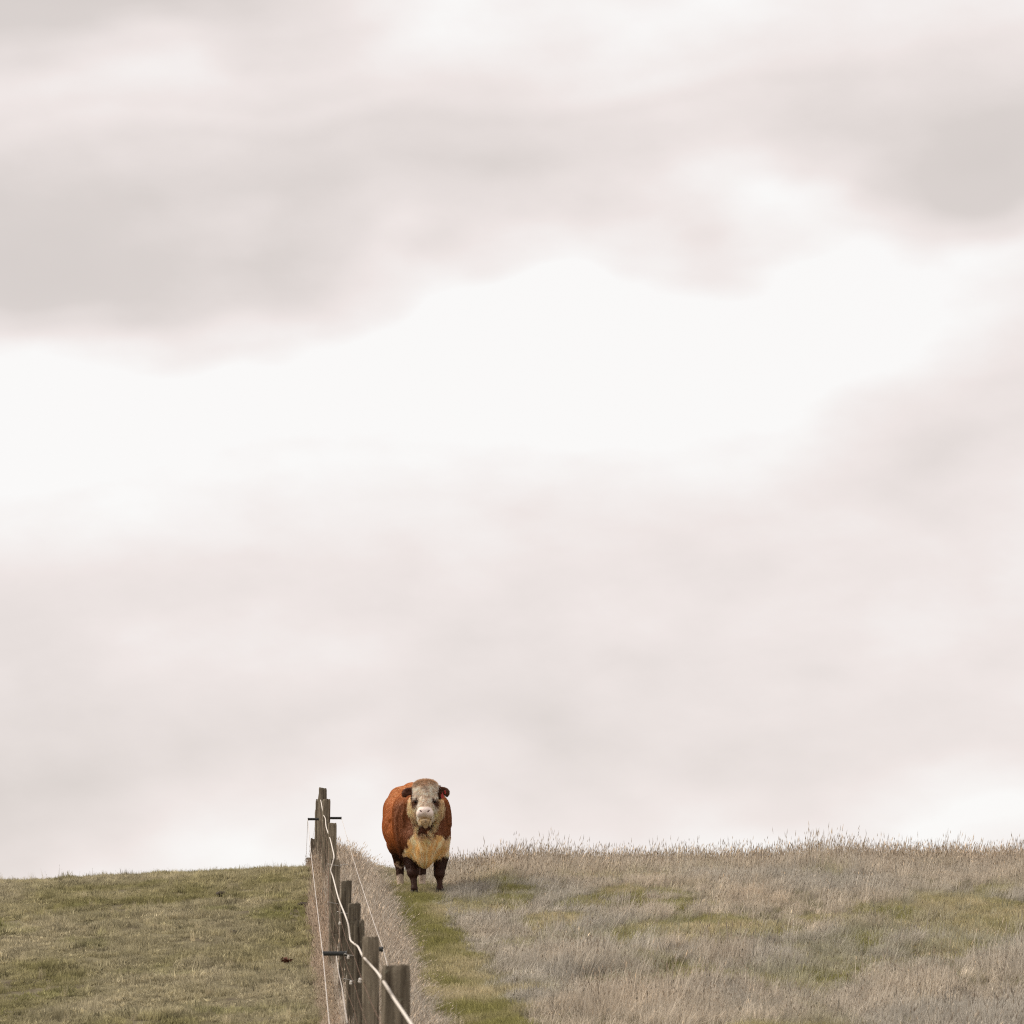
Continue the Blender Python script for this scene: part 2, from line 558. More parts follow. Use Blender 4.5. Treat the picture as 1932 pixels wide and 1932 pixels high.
    bare = sstep(.52, .68, N3.fbm(x * 2.6 + 3, d * 1.8, 3))
    bare = np.maximum(bare * .9, .95 * sstep(.74, .80, N5.fbm(x * 5.5 + 1, d * 3.4, 2)))
    k &= rng.random(len(x)) > bare
    x, d = x[k], d[k]
    n = len(x)
    w = N1.fbm(x * 1.2, d * .6, 3); w2 = N4.fbm(x * .55 + 8, d * .35, 3)
    tint = lerp((.305, .28, .14), (.45, .405, .25), sstep(.3, .7, w))
    tint = lerp(tint, (.54, .48, .37), .45 * sstep(.48, .75, w2))
    tint = lerp(tint, (.32, .325, .12), .4 * sstep(.62, .8, N5.fbm(x * 1.4, d * .9 + 30, 3)))
    tint = np.clip(tint * (1 + rng.normal(0, .26, (n, 1))), .02, .9)
    rot = np.stack([rng.normal(0, .18, n), rng.normal(0, .18, n), rng.uniform(0, 6.28, n)], 1)
    s = .75 + .5 * rng.random(n)
    scl = np.stack([s, s, s * (.35 + 1.15 * N3(x * 3, d * 2) ** 1.5 + .9 * (rng.random(n) < .03))], 1)
    # stray ungrazed stalks
    xs, ds = sample(1.3, -13, 0, 22, 50)
    kk = (xs - xf(ds) < -.4)
    xs, ds = xs[kk], ds[kk]
    m = len(xs)
    ss = .30 + .35 * rng.random(m)
    scatter('stray_grass', np.stack([xs, ds, ground(xs, ds) - .01], 1), np.stack([rng.normal(0, .2, m), rng.normal(0, .2, m), rng.uniform(0, 6, m)], 1),
            np.stack([ss, ss, .35 + .5 * rng.random(m)], 1), rng.integers(0, 10, m), np.clip(np.array([.50, .44, .30]) * (1 + rng.normal(0, .2, (m, 1))), .05, .9), A,
            'scattered pale ungrazed stalks standing in the paddock', 'dry grass')
    scatter('paddock_grass', np.stack([x, d, ground(x, d) - .004], 1), rot, scl, rng.integers(0, 10, n), tint, C, 'close grazed olive green grass left of the fence', 'grass')


build_grass()


# ------------------------------------------------------------------ fence
def wood_material():
    m, t, b = new_mat('weathered_wood')
    L = t.links.new
    tc = nd(t, 'ShaderNodeTexCoord')
    oi = nd(t, 'ShaderNodeObjectInfo')
    add = nd(t, 'ShaderNodeVectorMath', operation='ADD')
    L(tc.outputs['Object'], add.inputs[0])
    sc = nd(t, 'ShaderNodeVectorMath', operation='SCALE'); sc.inputs['Scale'].default_value = 1.0
    cmb = nd(t, 'ShaderNodeCombineXYZ')
    rnd = mth(t, 'MULTIPLY', oi.outputs['Random'], 40.0)
    L(rnd, cmb.inputs[0]); L(rnd, cmb.inputs[2])
    L(cmb.outputs[0], add.inputs[1])
    mp = nd(t, 'ShaderNodeMapping'); mp.inputs['Scale'].default_value = (1, 1, .06)
    L(add.outputs[0], mp.inputs['Vector'])
    g = nd(t, 'ShaderNodeTexNoise'); g.inputs['Scale'].default_value = 75; g.inputs['Detail'].default_value = 5; g.inputs['Roughness'].default_value = .7
    L(mp.outputs[0], g.inputs['Vector'])
    r = nd(t, 'ShaderNodeValToRGB')
    r.color_ramp.elements[0].position = .38; r.color_ramp.elements[0].color = (.050, .038, .026, 1)
    r.color_ramp.elements[1].position = .64; r.color_ramp.elements[1].color = (.30, .255, .19, 1)
    g2 = nd(t, 'ShaderNodeTexNoise'); g2.inputs['Scale'].default_value = 26; g2.inputs['Detail'].default_value = 3; g2.inputs['Roughness'].default_value = .6
    L(mp.outputs[0], g2.inputs['Vector'])
    gm = mth(t, 'ADD', mth(t, 'MULTIPLY', g.outputs['Fac'], .45), mth(t, 'MULTIPLY', g2.outputs['Fac'], .55))
    L(gm, r.inputs[0])
    # lichen
    ln = nd(t, 'ShaderNodeTexNoise'); ln.inputs['Scale'].default_value = 22; ln.inputs['Detail'].default_value = 7; ln.inputs['Roughness'].default_value = .75
    L(add.outputs[0], ln.inputs['Vector'])
    lr = nd(t, 'ShaderNodeValToRGB'); lr.color_ramp.elements[0].position = .58; lr.color_ramp.elements[1].position = .66
    L(ln.outputs['Fac'], lr.inputs[0])
    mx = nd(t, 'ShaderNodeMix', data_type='RGBA')
    L(mth(t, 'MULTIPLY', lr.outputs[0], .55), mx.inputs[0]); L(r.outputs[0], mx.inputs[6]); mx.inputs[7].default_value = (.33, .33, .25, 1)
    # dark damp stains
    dn = nd(t, 'ShaderNodeTexNoise'); dn.inputs['Scale'].default_value = 9; dn.inputs['Detail'].default_value = 6; dn.inputs['Roughness'].default_value = .8
    L(add.outputs[0], dn.inputs['Vector'])
    dr = nd(t, 'ShaderNodeValToRGB'); dr.color_ramp.elements[0].position = .54; dr.color_ramp.elements[1].position = .66
    L(dn.outputs['Fac'], dr.inputs[0])
    mx2 = nd(t, 'ShaderNodeMix', data_type='RGBA')
    L(mth(t, 'MULTIPLY', dr.outputs[0], .6), mx2.inputs[0]); L(mx.outputs[2], mx2.inputs[6]); mx2.inputs[7].default_value = (.06, .045, .032, 1)
    vb = nd(t, 'ShaderNodeVectorMath', operation='SCALE')
    L(mx2.outputs[2], vb.inputs[0]); L(mth(t, 'ADD', mth(t, 'MULTIPLY', oi.outputs['Random'], .6), .68), vb.inputs['Scale'])
    L(vb.outputs[0], b.inputs['Base Color'])
    b.inputs['Roughness'].default_value = .9
    b.inputs['Specular IOR Level'].default_value = .2
    bp = nd(t, 'ShaderNodeBump'); bp.inputs['Strength'].default_value = .7; bp.inputs['Distance'].default_value = .006
    L(g.outputs['Fac'], bp.inputs['Height']); L(bp.outputs[0], b.inputs['Normal'])
    return m


def plain(name, colr, rough=.6, metal=0.0, nscale=0, namp=.2):
    m, t, b = new_mat(name)
    b.inputs['Roughness'].default_value = rough
    b.inputs['Metallic'].default_value = metal
    b.inputs['Base Color'].default_value = colr + (1,)
    if nscale:
        L = t.links.new
        tc = nd(t, 'ShaderNodeTexCoord')
        n = nd(t, 'ShaderNodeTexNoise'); n.inputs['Scale'].default_value = nscale; n.inputs['Detail'].default_value = 5
        L(tc.outputs['Object'], n.inputs['Vector'])
        r = nd(t, 'ShaderNodeValToRGB')
        r.color_ramp.elements[0].position = .3; r.color_ramp.elements[0].color = tuple(c * (1 - namp) for c in colr) + (1,)
        r.color_ramp.elements[1].position = .7; r.color_ramp.elements[1].color = tuple(min(1, c * (1 + namp)) for c in colr) + (1,)
        L(n.outputs['Fac'], r.inputs[0]); L(r.outputs[0], b.inputs['Base Color'])
    return m


def post_mesh(r, w, dp, h, rough):
    """a split post: grooved outline, worn edges, a sloping sawn top"""
    nseg = 28
    ang = np.linspace(0, 2 * math.pi, nseg, endpoint=False)
    p = 5.0 if rough == 0 else 3.2
    ct, st = np.cos(ang), np.sin(ang)
    rad = 1.0 / (np.abs(ct) ** p + np.abs(st) ** p) ** (1 / p)
    groove = 1 - (.035 if rough == 0 else .10) * r.random(nseg) ** 2
    if rough:
        for q in r.integers(0, nseg, 3):
            groove[q] *= .86
    zs = np.concatenate([np.linspace(-.35, h - .06, 12), [h - .025, h]])
    V, F = [], []
    lean = r.normal(0, .010, 2)
    tilt = r.normal(0, .22, 2) if rough else r.normal(0, .09, 2)
    for i, z in enumerate(zs):
        jit = 1 + r.normal(0, .010 if rough == 0 else .03, nseg)
        topw = 1 - (.07 if i == len(zs) - 1 else 0) - (.05 * rough if i >= len(zs) - 2 else 0)
        x = ct * rad * groove * jit * w / 2 * topw + lean[0] * (z / h)
        y = st * rad * groove * jit * dp / 2 * topw + lean[1] * (z / h)
        zz = np.full(nseg, z)
        if i >= len(zs) - 2:
            zz = z + tilt[0] * x + tilt[1] * y + (r.normal(0, .012, nseg) if rough else r.normal(0, .004, nseg))
        V += list(np.stack([x, y, zz], 1))
    nr = len(zs)
    for i in range(nr - 1):
        for j in range(nseg):
            k = (j + 1) % nseg
            F.append((i * nseg + j, i * nseg + k, (i + 1) * nseg + k, (i + 1) * nseg + j))
    V.append(np.mean(V[-nseg:], 0) - np.array([0, 0, .004]))
    c = len(V) - 1
    for j in range(nseg):
        F.append(((nr - 1) * nseg + j, (nr - 1) * nseg + (j + 1) % nseg, c))
    F.append(tuple(range(nseg))[::-1])
    return V, F


def tube(pts, rad, ns=6, cap=True):
    pts = np.asarray(pts, float)
    n = len(pts)
    rad = np.broadcast_to(np.asarray(rad, float), (n,))
    tn = np.gradient(pts, axis=0)
    tn /= np.linalg.norm(tn, axis=1)[:, None] + 1e-12
    V, F = [], []
    ref = np.array([0, 0, 1.0]) if abs(tn[0][2]) < .9 else np.array([1.0, 0, 0])
    for i in range(n):
        a = np.cross(tn[i], ref); a /= np.linalg.norm(a); b = np.cross(tn[i], a)
        for j in range(ns):
            q = 2 * math.pi * j / ns
            V.append(pts[i] + rad[i] * (math.cos(q) * a + math.sin(q) * b))
    for i in range(n - 1):
        for j in range(ns):
            k = (j + 1) % ns
            F.append((i * ns + j, i * ns + k, (i + 1) * ns + k, (i + 1) * ns + j))
    if cap:
        F.append(tuple(range(ns))[::-1]); F.append(tuple((n - 1) * ns + j for j in range(ns)))
    return V, F


def smooth_path(pts, sub=6):
    """Catmull-Rom through the points"""
    P = np.asarray(pts, float)
    Q = np.vstack([2 * P[0] - P[1], P, 2 * P[-1] - P[-2]])
    out = []
    for i in range(1, len(Q) - 2):
        for t in np.linspace(0, 1, sub, endpoint=False):
            a, b, c, d = Q[i - 1:i + 3]
            out.append(.5 * ((2 * b) + (c - a) * t + (2 * a - 5 * b + 4 * c - d) * t * t + (3 * b - a - 3 * c + d) * t ** 3))
    out.append(P[-1])
    return np.array(out)


def build_fence():
    wood = wood_material()
    black = plain('black_plastic', (.022, .024, .024), .55, nscale=30)
    rope_m = plain('white_rope', (.68, .62, .55), .7, nscale=60, namp=.15)
    wire_m = plain('galvanised_wire', (.42, .40, .37), .5, .6, nscale=40)
    pale_wire = plain('pale_wire', (.66, .60, .54), .5, .1, nscale=40)
    porc = plain('white_insulator', (.72, .68, .62), .35, nscale=30, namp=.1)
    rust = plain('rusty_wire', (.16, .09, .055), .8, .3, nscale=60, namp=.4)
    b0 = np.array([xf(13.3), 13.3, float(ground(xf(13.3), 13.3))])
    fence = empty('post_and_wire_fence', b0)
    tag(fence, 'weathered wooden post and wire fence climbing the hill beside the bull', 'fence')
    r = np.random.default_rng(11)
    tops = {}

    def local(V):
        return np.asarray(V, float) - b0
    plist = [(880, 1985, 9.6, .12, 0)] + POSTS
    for i, (px, py, d, w, rough) in enumerate(plist):
        top = at(px, py, d)
        gz = float(ground(top[0], d))
        h = top[2] - gz
        V, F = post_mesh(r, w, w * r.uniform(.75, 1.0), h, rough)
        p = mesh_obj('post', V, F, wood, fence)
        p.location = tuple(np.array([top[0], d, gz]) - b0)
        p.rotation_euler = (0, 0, r.normal(0, .06))
        tops[i] = (top, p, w, gz)

    def sub(parent_i, name, V, F, mat, label=None, smooth=False):
        top, p, w, gz = tops[parent_i]
        V = np.asarray(V, float) - np.array([top[0], top[1], gz])
        a = -p.rotation_euler[2]
        R = np.array([[math.cos(a), -math.sin(a), 0], [math.sin(a), math.cos(a), 0], [0, 0, 1]])
        o = mesh_obj(name, V @ R.T, F, mat, p, smooth)
        if label:
            o['label'] = label
        return o

    # outriggers: black stubs that hold a wire out on either side
    ends = {}
    for (i, xl, yl, xr, yr) in ((4, 609, 1799, 723, 1791), (9, 580.5, 1545.5, 644.5, 1543.5), (14, 577.5, 1620, 605, 1620)):
        d = tops[i][0][1]
        a, b = at(xl, yl, d), at(xr, yr, d)
        ends[i] = (a, b)
        w = tops[i][2]
        mid = tops[i][0]
        for s, e in ((-1, a), (1, b)):
            st = np.array([mid[0] + s * w * .45, d, e[2] + (b[2] - a[2]) * 0])
            n = (e - st) / np.linalg.norm(e - st)
            pts = [st, st + n * .01, e - n * .02, e - n * .006, e]
            V, F = tube(pts, [.026, .019, .019, .022, .019], 10)
            sub(i, 'outrigger', V, F, black, smooth=False)

    # white electric rope, stapled from post to post
    RP = [(880, 2110, 9.6), (806, 1975, 11.4), (771, 1922, 12.6), (745, 1884, 13.26), (733, 1864, 13.28), (723, 1848, 13.35), (719, 1842, 14.6), (712, 1833, 16.9), (701, 1821, 16.98), (687, 1806, 17.0), (683, 1799, 18.6), (677, 1786, 19.78), (670, 1781, 19.8), (662, 1775, 22.1), (659, 1747, 22.16), (655, 1733, 22.2),
          (640, 1697, 25.3), (629, 1654, 28.62), (624.5, 1643, 28.66), (628.5, 1629, 28.68), (632, 1617, 28.7), (624, 1583, 32.1), (616, 1561, 34.2), (615, 1545, 36.2),
          (611, 1538, 36.3), (606, 1510, 39.7), (603, 1500, 42.9), (600, 1512, 46), (598, 1530, 52)]
    ctl = np.array([at(*q) for q in RP])
    pts = np.vstack([ctl[i] + (ctl[i + 1] - ctl[i]) * t for i in range(len(ctl) - 1) for t in (0, .25, .5, .75)] + [ctl[-1:]])
    pts[1:-1] = .25 * pts[:-2] + .5 * pts[1:-1] + .25 * pts[2:]
    # keep it in front of the post faces
    pts[:, 1] -= .092
    V, F = tube(local(pts), np.interp(pts[:, 1], [9, 20, 30, 45], [.0078, .0070, .0064, .0062]), 8)
    o = mesh_obj('electric_rope', V, F, rope_m, fence, True)
    o['label'] = 'thick white electric rope zigzagging over the post faces'

    # outer wires, strung between outriggers
    def sag(a, b, s, n=24):
        t = np.linspace(0, 1, n)[:, None]
        q = a * (1 - t) + b * t
        q[:, 2] -= (s * 4 * t * (1 - t))[:, 0]
        return q
    near_l = at(627, 1905, 12.5); near_l = ends[4][0] + (ends[4][0] - ends[9][0]) * .62 + np.array([0, 0, -.10])
    near_r = ends[4][1] + (ends[4][1] - ends[9][1]) * .5
    for seq, rr in (([near_l, ends[4][0], ends[9][0], ends[14][0]], .0031), ([near_r, ends[4][1], ends[9][1]], .0027)):
        q = np.vstack([sag(seq[i], seq[i + 1], .05) for i in range(len(seq) - 1)])
        keep = np.concatenate([[True], np.linalg.norm(np.diff(q, axis=0), axis=1) > 1e-4])
        q = q[keep]
        V, F = tube(local(q), rr, 6)
        o = mesh_obj('outer_wire', V, F, pale_wire, fence, True)
        o['label'] = 'thin pale wire held out from the posts on black outriggers'

    # plain wires on the posts
    for k, (hh, mt, rr) in enumerate(((.18, rust, .0016), (.36, rust, .0016), (.55, rust, .0016), (.74, rust, .0016), (.93, rust, .0018))):
        q = []
        for i in range(len(plist)):
            top, p, w, gz = tops[i]
            q.append((top[0] - w * .5 - .004, top[1], gz + hh))
            if i < len(plist) - 1:
                t2, _, w2, g2 = tops[i + 1]
                q.append(((top[0] - w * .5 + t2[0] - w2 * .5) / 2 - .004, (top[1] + t2[1]) / 2, (gz + g2) / 2 + hh - .012))
        V, F = tube(local(q), rr, 5)
        mesh_obj('wire', V, F, mt, fence, True)
    # a low pale wire that shows at the foot of the frame
    q = smooth_path([at(634, 1800, 24.6), at(638, 1830, 22.0), at(645, 1862, 19.0), at(648, 1884, 17.4), at(655, 1930, 15.0)], 4)
    V, F = tube(local(q), .0026, 6)
    mesh_obj('low_wire', V, F, pale_wire, fence, True)

    # staples / ties round the posts
    for (i, dz) in ((6, .06), (6, .46), (5, .30), (4, .42), (4, .62)):
        top, p, w, gz = tops[i]
        n = 20
        ang = np.linspace(0, 2 * math.pi, n)
        z = top[2] - dz + .012 * np.sin(ang * 2)
        c = np.stack([top[0] + (w * .56 + .012) * np.sign(np.cos(ang)) * np.abs(np.cos(ang)) ** .5, top[1] + (w * .54) * np.sign(np.sin(ang)) * np.abs(np.sin(ang)) ** .5, z], 1)
        c = np.vstack([c, c[-1] + np.array([.05, -.02, .012]), c[-1] + np.array([.075, -.02, .0])])
        V, F = tube(c, .0032, 5)
        sub(i, 'wire_tie', V, F, wire_m, smooth=True)

    # white insulators nailed to the near posts
    for (i, px, py) in ((4, 657, 1806), (3, 662, 1854), (2, 679, 1850), (5, 641, 1742)):
        d = tops[i][0][1]
        c = at(px, py, d - tops[i][2] * .5 - .012)
        prof = [(-.015, .004), (-.011, .010), (-.003, .011), (0, .007), (.003, .011), (.011, .010), (.015, .004)]
        V, F = tube([c + np.array([0.15 * a, -.2 * a, a]) for a, _ in prof], [b for _, b in prof], 10)
        sub(i, 'insulator', V, F, porc, smooth=True)


build_fence()


# ------------------------------------------------------------------ the bull
def build_bull():
    YAW = math.radians(6.8)
    cy_, sy_ = math.cos(YAW), math.sin(YAW)

    def B(x, y, z):                       # body frame -> frame facing the camera
        return np.array([x * cy_ - y * sy_, x * sy_ + y * cy_, z])

    def rotm(yaw=0, pitch=0, roll=0):
        a, b, c = yaw, pitch, roll
        Rz = np.array([[math.cos(a), -math.sin(a), 0], [math.sin(a), math.cos(a), 0], [0, 0, 1]])
        Rx = np.array([[1, 0, 0], [0, math.cos(b), -math.sin(b)], [0, math.sin(b), math.cos(b)]])
        Ry = np.array([[math.cos(c), 0, math.sin(c)], [0, 1, 0], [-math.sin(c), 0, math.cos(c)]])
        return Rz @ Rx @ Ry

    H = .0115
    lo = np.array([-.86, -.92, -.03]); hi = np.array([.62, 2.35, 1.66])
    nn = np.ceil((hi - lo) / H).astype(int) + 1
    gx, gy, gz_ = (lo[i] + H * np.arange(nn[i]) for i in range(3))
    Fd = np.full(nn, 1.0, np.float32)

    def region(pmin, pmax, pad):
        s = []
        for ax, g in enumerate((gx, gy, gz_)):
            a = np.searchsorted(g, pmin[ax] - pad); b = np.searchsorted(g, pmax[ax] + pad)
            s.append(slice(max(0, a - 1), min(len(g), b + 1)))
        return tuple(s)

    def grid(s):
        return np.meshgrid(gx[s[0]].astype(np.float32), gy[s[1]].astype(np.float32), gz_[s[2]].astype(np.float32), indexing='ij', sparse=True)

    def blend(s, dist, k, op='u'):
        a = Fd[s]
        if op == 'u':
            h = np.maximum(k - np.abs(a - dist), 0) / k
            Fd[s] = np.minimum(a, dist) - h * h * k * .25
        else:
            h = np.maximum(k - np.abs(a + dist), 0) / k
            Fd[s] = np.maximum(a, -dist) + h * h * k * .25

    def ell(c, r, k=.06, R=None, op='u'):
        c = np.asarray(c, float); r = np.asarray(r, float)
        m = r.max()
        s = region(c - m, c + m, k + .1)
        X, Y, Z = grid(s)
        X, Y, Z = X - np.float32(c[0]), Y - np.float32(c[1]), Z - np.float32(c[2])
        if R is not None:
            Rt = np.asarray(R).T
            X, Y, Z = (Rt[i][0] * X + Rt[i][1] * Y + Rt[i][2] * Z for i in range(3))
        k0 = np.sqrt((X / r[0]) ** 2 + (Y / r[1]) ** 2 + (Z / r[2]) ** 2)
        k1 = np.sqrt((X / r[0] ** 2) ** 2 + (Y / r[1] ** 2) ** 2 + (Z / r[2] ** 2) ** 2) + 1e-6
        blend(s, (k0 * (k0 - 1) / k1).astype(np.float32), k, op)

    def cone(a, b, ra, rb, k=.05, op='u'):
        a = np.asarray(a, float); b = np.asarray(b, float)
        m = max(ra, rb)
        s = region(np.minimum(a, b) - m, np.maximum(a, b) + m, k + .05)
        X, Y, Z = grid(s)
        ab = b - a
        t = ((X - a[0]) * ab[0] + (Y - a[1]) * ab[1] + (Z - a[2]) * ab[2]) / (ab @ ab)
        t = np.clip(t, 0, 1)
        dd = np.sqrt((X - a[0] - t * ab[0]) ** 2 + (Y - a[1] - t * ab[1]) ** 2 + (Z - a[2] - t * ab[2]) ** 2) - (ra + (rb - ra) * t)
        blend(s, dd.astype(np.float32), k, op)

    Rb = rotm(YAW)
    # trunk
    ell(B(-.035, 1.02, .97), (.435, .74, .42), .05, Rb @ rotm(0, math.radians(4)))
    ell(B(0, .30, .90), (.355, .46, .45), .12, Rb)
    ell(B(-.01, 1.68, 1.15), (.335, .42, .40), .14, Rb)
    cone(B(0, .35, 1.25), B(0, 1.76, 1.49), .155, .125, .14)
    ell(B(-.22, 1.52, 1.44), (.10, .15, .09), .14, Rb); ell(B(.22, 1.52, 1.44), (.10, .15, .09), .14, Rb)
    ell(B(0, 1.94, 1.535), (.085, .14, .07), .12, Rb)
    # flank below the loin
    ell(B(-.275, 1.30, 1.24), (.155, .36, .17), .14, Rb); ell(B(.26, 1.30, 1.24), (.155, .36, .17), .14, Rb)
    # shoulders
    for s in (-1, 1):
        ell(B(s * .275, .18, .92), (.115, .25, .36), .05, Rb @ rotm(0, math.radians(-8), s * math.radians(5)))
        ell(B(s * .20, .22, 1.22), (.11, .20, .17), .10, Rb)
        # the girth tucks in behind the shoulder blade
        ell(B(s * .475, .53, .92), (.085, .075, .42), .06, Rb @ rotm(0, math.radians(-14)), 'd')
        ell(B(s * .455, .72, 1.08), (.050, .040, .26), .05, Rb @ rotm(0, math.radians(-30)), 'd')
        ell(B(s * .39, -.02, 1.13), (.055, .035, .22), .05, Rb @ rotm(0, math.radians(-25)), 'd')
    # neck and crest
    cone(B(0, .22, 1.10), B(.015, -.30, 1.20), .33, .215, .12)
    cone(B(0, .30, 1.27), B(.01, -.22, 1.34), .16, .13, .10)
    # brisket and dewlap
    ell(B(0, -.06, .72), (.27, .25, .30), .10, Rb)
    ell((.02, -.16, .50), (.115, .15, .13), .08)
    cone((.03, -.20, .50), (.045, -.17, .405), .055, .042, .05)
    cone((.045, -.46, .98), (.03, -.30, .60), .055, .07, .09)
    # front legs
    cone(B(-.19, .16, .80), (-.172, .10, .52), .135, .100, .07)
    cone((-.172, .10, .52), (-.130, -.01, .305), .100, .070, .04)
    ell((-.128, -.022, .295), (.072, .072, .075), .03)
    cone((-.126, -.005, .27), (-.107, -.06, .115), .048, .036, .025)
    ell((-.106, -.07, .085), (.047, .054, .042), .025)
    cone(B(.235, .16, .78), (.240, .20, .54), .135, .098, .07)
    cone((.240, .20, .54), (.220, .155, .31), .096, .068, .04)
    ell((.219, .145, .285), (.070, .070, .073), .03)
    cone((.219, .16, .27), (.229, .125, .115), .045, .034, .025)
    ell((.230, .115, .095), (.045, .052, .042), .025)
    # hind legs
    for s, dy in ((-1, 0.0), (1, .16)):
        cone(B(s * .17, 1.70 + dy, 1.02), B(s * .20, 1.50 + dy, .76), .22, .16, .10)
        cone(B(s * .20, 1.50 + dy, .76), B(s * .165, 1.84 + dy, .53), .145, .080, .08)
        ell(B(s * .165, 1.86 + dy, .52), (.064, .088, .090), .04, Rb)
        cone(B(s * .165, 1.85 + dy, .50), B(s * .16, 1.76 + dy, .20 + dy * .1), .060, .043, .03)
        ell(B(s * .16, 1.745 + dy, .175 + dy * .1), (.053, .060, .048), .03, Rb)
    # belly line, sheath, scrotum
    ell(B(0, 1.05, .60), (.20, .55, .13), .12, Rb)
    cone(B(0, 1.0, .53), B(0, .80, .44), .07, .045, .08)
    ell(B(-.03, 1.62, .58), (.085, .09, .13), .06, Rb)
    # tail
    cone(B(0, 2.05, 1.52), B(0, 2.16, 1.34), .045, .034, .05)
    cone(B(0, 2.16, 1.34), B(0.0, 2.17, .80), .032, .024, .02)
    cone(B(0, 2.17, .80), B(0.0, 2.16, .50), .035, .05, .03)
    # head
    hx = .048
    ell((hx, -.45, 1.335), (.163, .15, .140), .08)
    cone((hx, -.50, 1.30), (hx, -.640, 1.10), .122, .086, .06)
    for s in (-1, 1):
        ell((hx + s * .092, -.43, 1.17), (.060, .125, .130), .07)
        ell((hx + s * .108, -.552, 1.262), (.040, .040, .034), .04)
        ell((hx + s * .056, -.670, 1.045), (.056, .075, .058), .03)
        ell((hx + s * .128, -.600, 1.205), (.026, .030, .024), .03, None, 'd')
    ell((hx, -.690, 1.070), (.085, .080, .064), .03)
    cone((hx, -.44, 1.06), (hx - .002, -.61, .965), .100, .056, .05)
    ell((hx, -.640, .962), (.064, .048, .036), .03)
    cone((hx, -.60, .945), (hx + .008, -.56, .875), .046, .024, .05)
    ell((hx, -.42, 1.432), (.132, .10, .055), .06)
    # mouth and nostrils
    ell((hx, -.745, .985), (.080, .085, .008), .014, None, 'd')
    for s in (-1, 1):
        ell((hx + s * .050, -.762, 1.070), (.022, .034, .008), .006, rotm(0, 0, s * math.radians(-40)), 'd')
    # ears
    for s, rx, rz in ((-1, -.130, 1.365), (1, .228, 1.375)):
        c0 = np.array([rx, -.40, rz]); c1 = c0 + np.array([s * .085, .005, -.025])
        cone(c0 - np.array([s * .05, 0, 0]), c0, .040, .034, .03)
        ell((c0 + c1) / 2 + np.array([s * .012, 0, 0]), (.078, .030, .052), .03, rotm(0, 0, s * math.radians(12)))
        ell((c0 + c1) / 2 + np.array([s * .016, -.030, -.004]), (.052, .020, .030), .015, rotm(0, 0, s * math.radians(12)), 'd')
        ell(c1 + np.array([s * .018, 0, -.028]), (.034, .022, .040), .03)

    # folds and ridges of muscle over the shoulder and neck
    def ridge(line, amp, sig, ymin, ymax):
        pl = np.array([((a - 800) / 973.0, (1720 - b) / 973.0) for a, b in line])
        s_ = region((pl[:, 0].min(), ymin, pl[:, 1].min()), (pl[:, 0].max(), ymax, pl[:, 1].max()), .08)
        X, Y, Z = grid(s_)
        best = np.full((X.shape[0], 1, Z.shape[2]), 9.0, np.float32)
        for (x0, z0), (x1, z1) in zip(pl[:-1], pl[1:]):
            ex, ez = x1 - x0, z1 - z0
            t_ = np.clip(((X - x0) * ex + (Z - z0) * ez) / (ex * ex + ez * ez), 0, 1)
            best = np.minimum(best, np.hypot(X - x0 - t_ * ex, Z - z0 - t_ * ez))
        w_ = np.clip((Y - ymin) / .08, 0, 1) * np.clip((ymax - Y) / .08, 0, 1)
        Fd[s_] -= (amp * np.exp(-(best / sig) ** 2) * w_).astype(np.float32)
    ridge([(615, 425), (500, 565), (442, 720), (450, 900), (480, 1080), (512, 1215)], .030, .022, -.10, .70)
    ridge([(640, 470), (565, 560), (532, 700), (545, 830)], .020, .020, -.30, .60)
    ridge([(540, 455), (425, 580), (335, 705)], .022, .026, .30, 1.30)
    ridge([(470, 500), (380, 640), (310, 830)], -.016, .030, .45, 1.5)
    ridge([(590, 560), (480, 760), (490, 960)], -.016, .026, -.10, .60)
    ridge([(1075, 500), (1130, 640), (1150, 800)], .022, .022, -.20, .60)
    # ---- surface nets
    neg = Fd < 0
    c = [neg[i:neg.shape[0] - 1 + i, j:neg.shape[1] - 1 + j, k:neg.shape[2] - 1 + k] for i in (0, 1) for j in (0, 1) for k in (0, 1)]
    cnt = sum(q.astype(np.int8) for q in c)
    act = (cnt > 0) & (cnt < 8)
    ii = np.argwhere(act)
    corner = {}
    for i in (0, 1):
        for j in (0, 1):
            for k in (0, 1):
                corner[(i, j, k)] = Fd[ii[:, 0] + i, ii[:, 1] + j, ii[:, 2] + k]
    acc = np.zeros((len(ii), 3)); wsum = np.zeros(len(ii))
    ks = list(corner)
    for a in ks:
        for ax in range(3):
            if a[ax] == 0:
                b = list(a); b[ax] = 1; b = tuple(b)
                fa, fb = corner[a], corner[b]
                cr = (fa < 0) != (fb < 0)
                t = np.where(cr, fa / np.where(np.abs(fa - fb) < 1e-9, 1e-9, fa - fb), 0)
                p = np.tile(np.array(a, float), (len(ii), 1)); p[:, ax] = t
                acc += p * cr[:, None]; wsum += cr
    V = lo + H * (ii + acc / wsum[:, None])
    vid = np.full(act.shape, -1, int); vid[tuple(ii.T)] = np.arange(len(ii))
    Q = []
    for ax in range(3):
        s0 = [slice(1, -1)] * 3; s0[ax] = slice(0, -1)
        s1 = [slice(1, -1)] * 3; s1[ax] = slice(1, None)
        a = neg[tuple(s0)]; b = neg[tuple(s1)]
        e = np.argwhere(a != b)
        inside_first = a[tuple(e.T)]
        off = np.array([1, 1, 1]); off[ax] = 0
        e = e + off
        u, v = (ax + 1) % 3, (ax + 2) % 3
        du = np.zeros(3, int); du[u] = 1; dv = np.zeros(3, int); dv[v] = 1
        q = np.stack([vid[tuple((e - du - dv).T)], vid[tuple((e - dv).T)], vid[tuple(e.T)], vid[tuple((e - du).T)]], 1)
        q[~inside_first] = q[~inside_first][:, ::-1]
        Q.append(q)
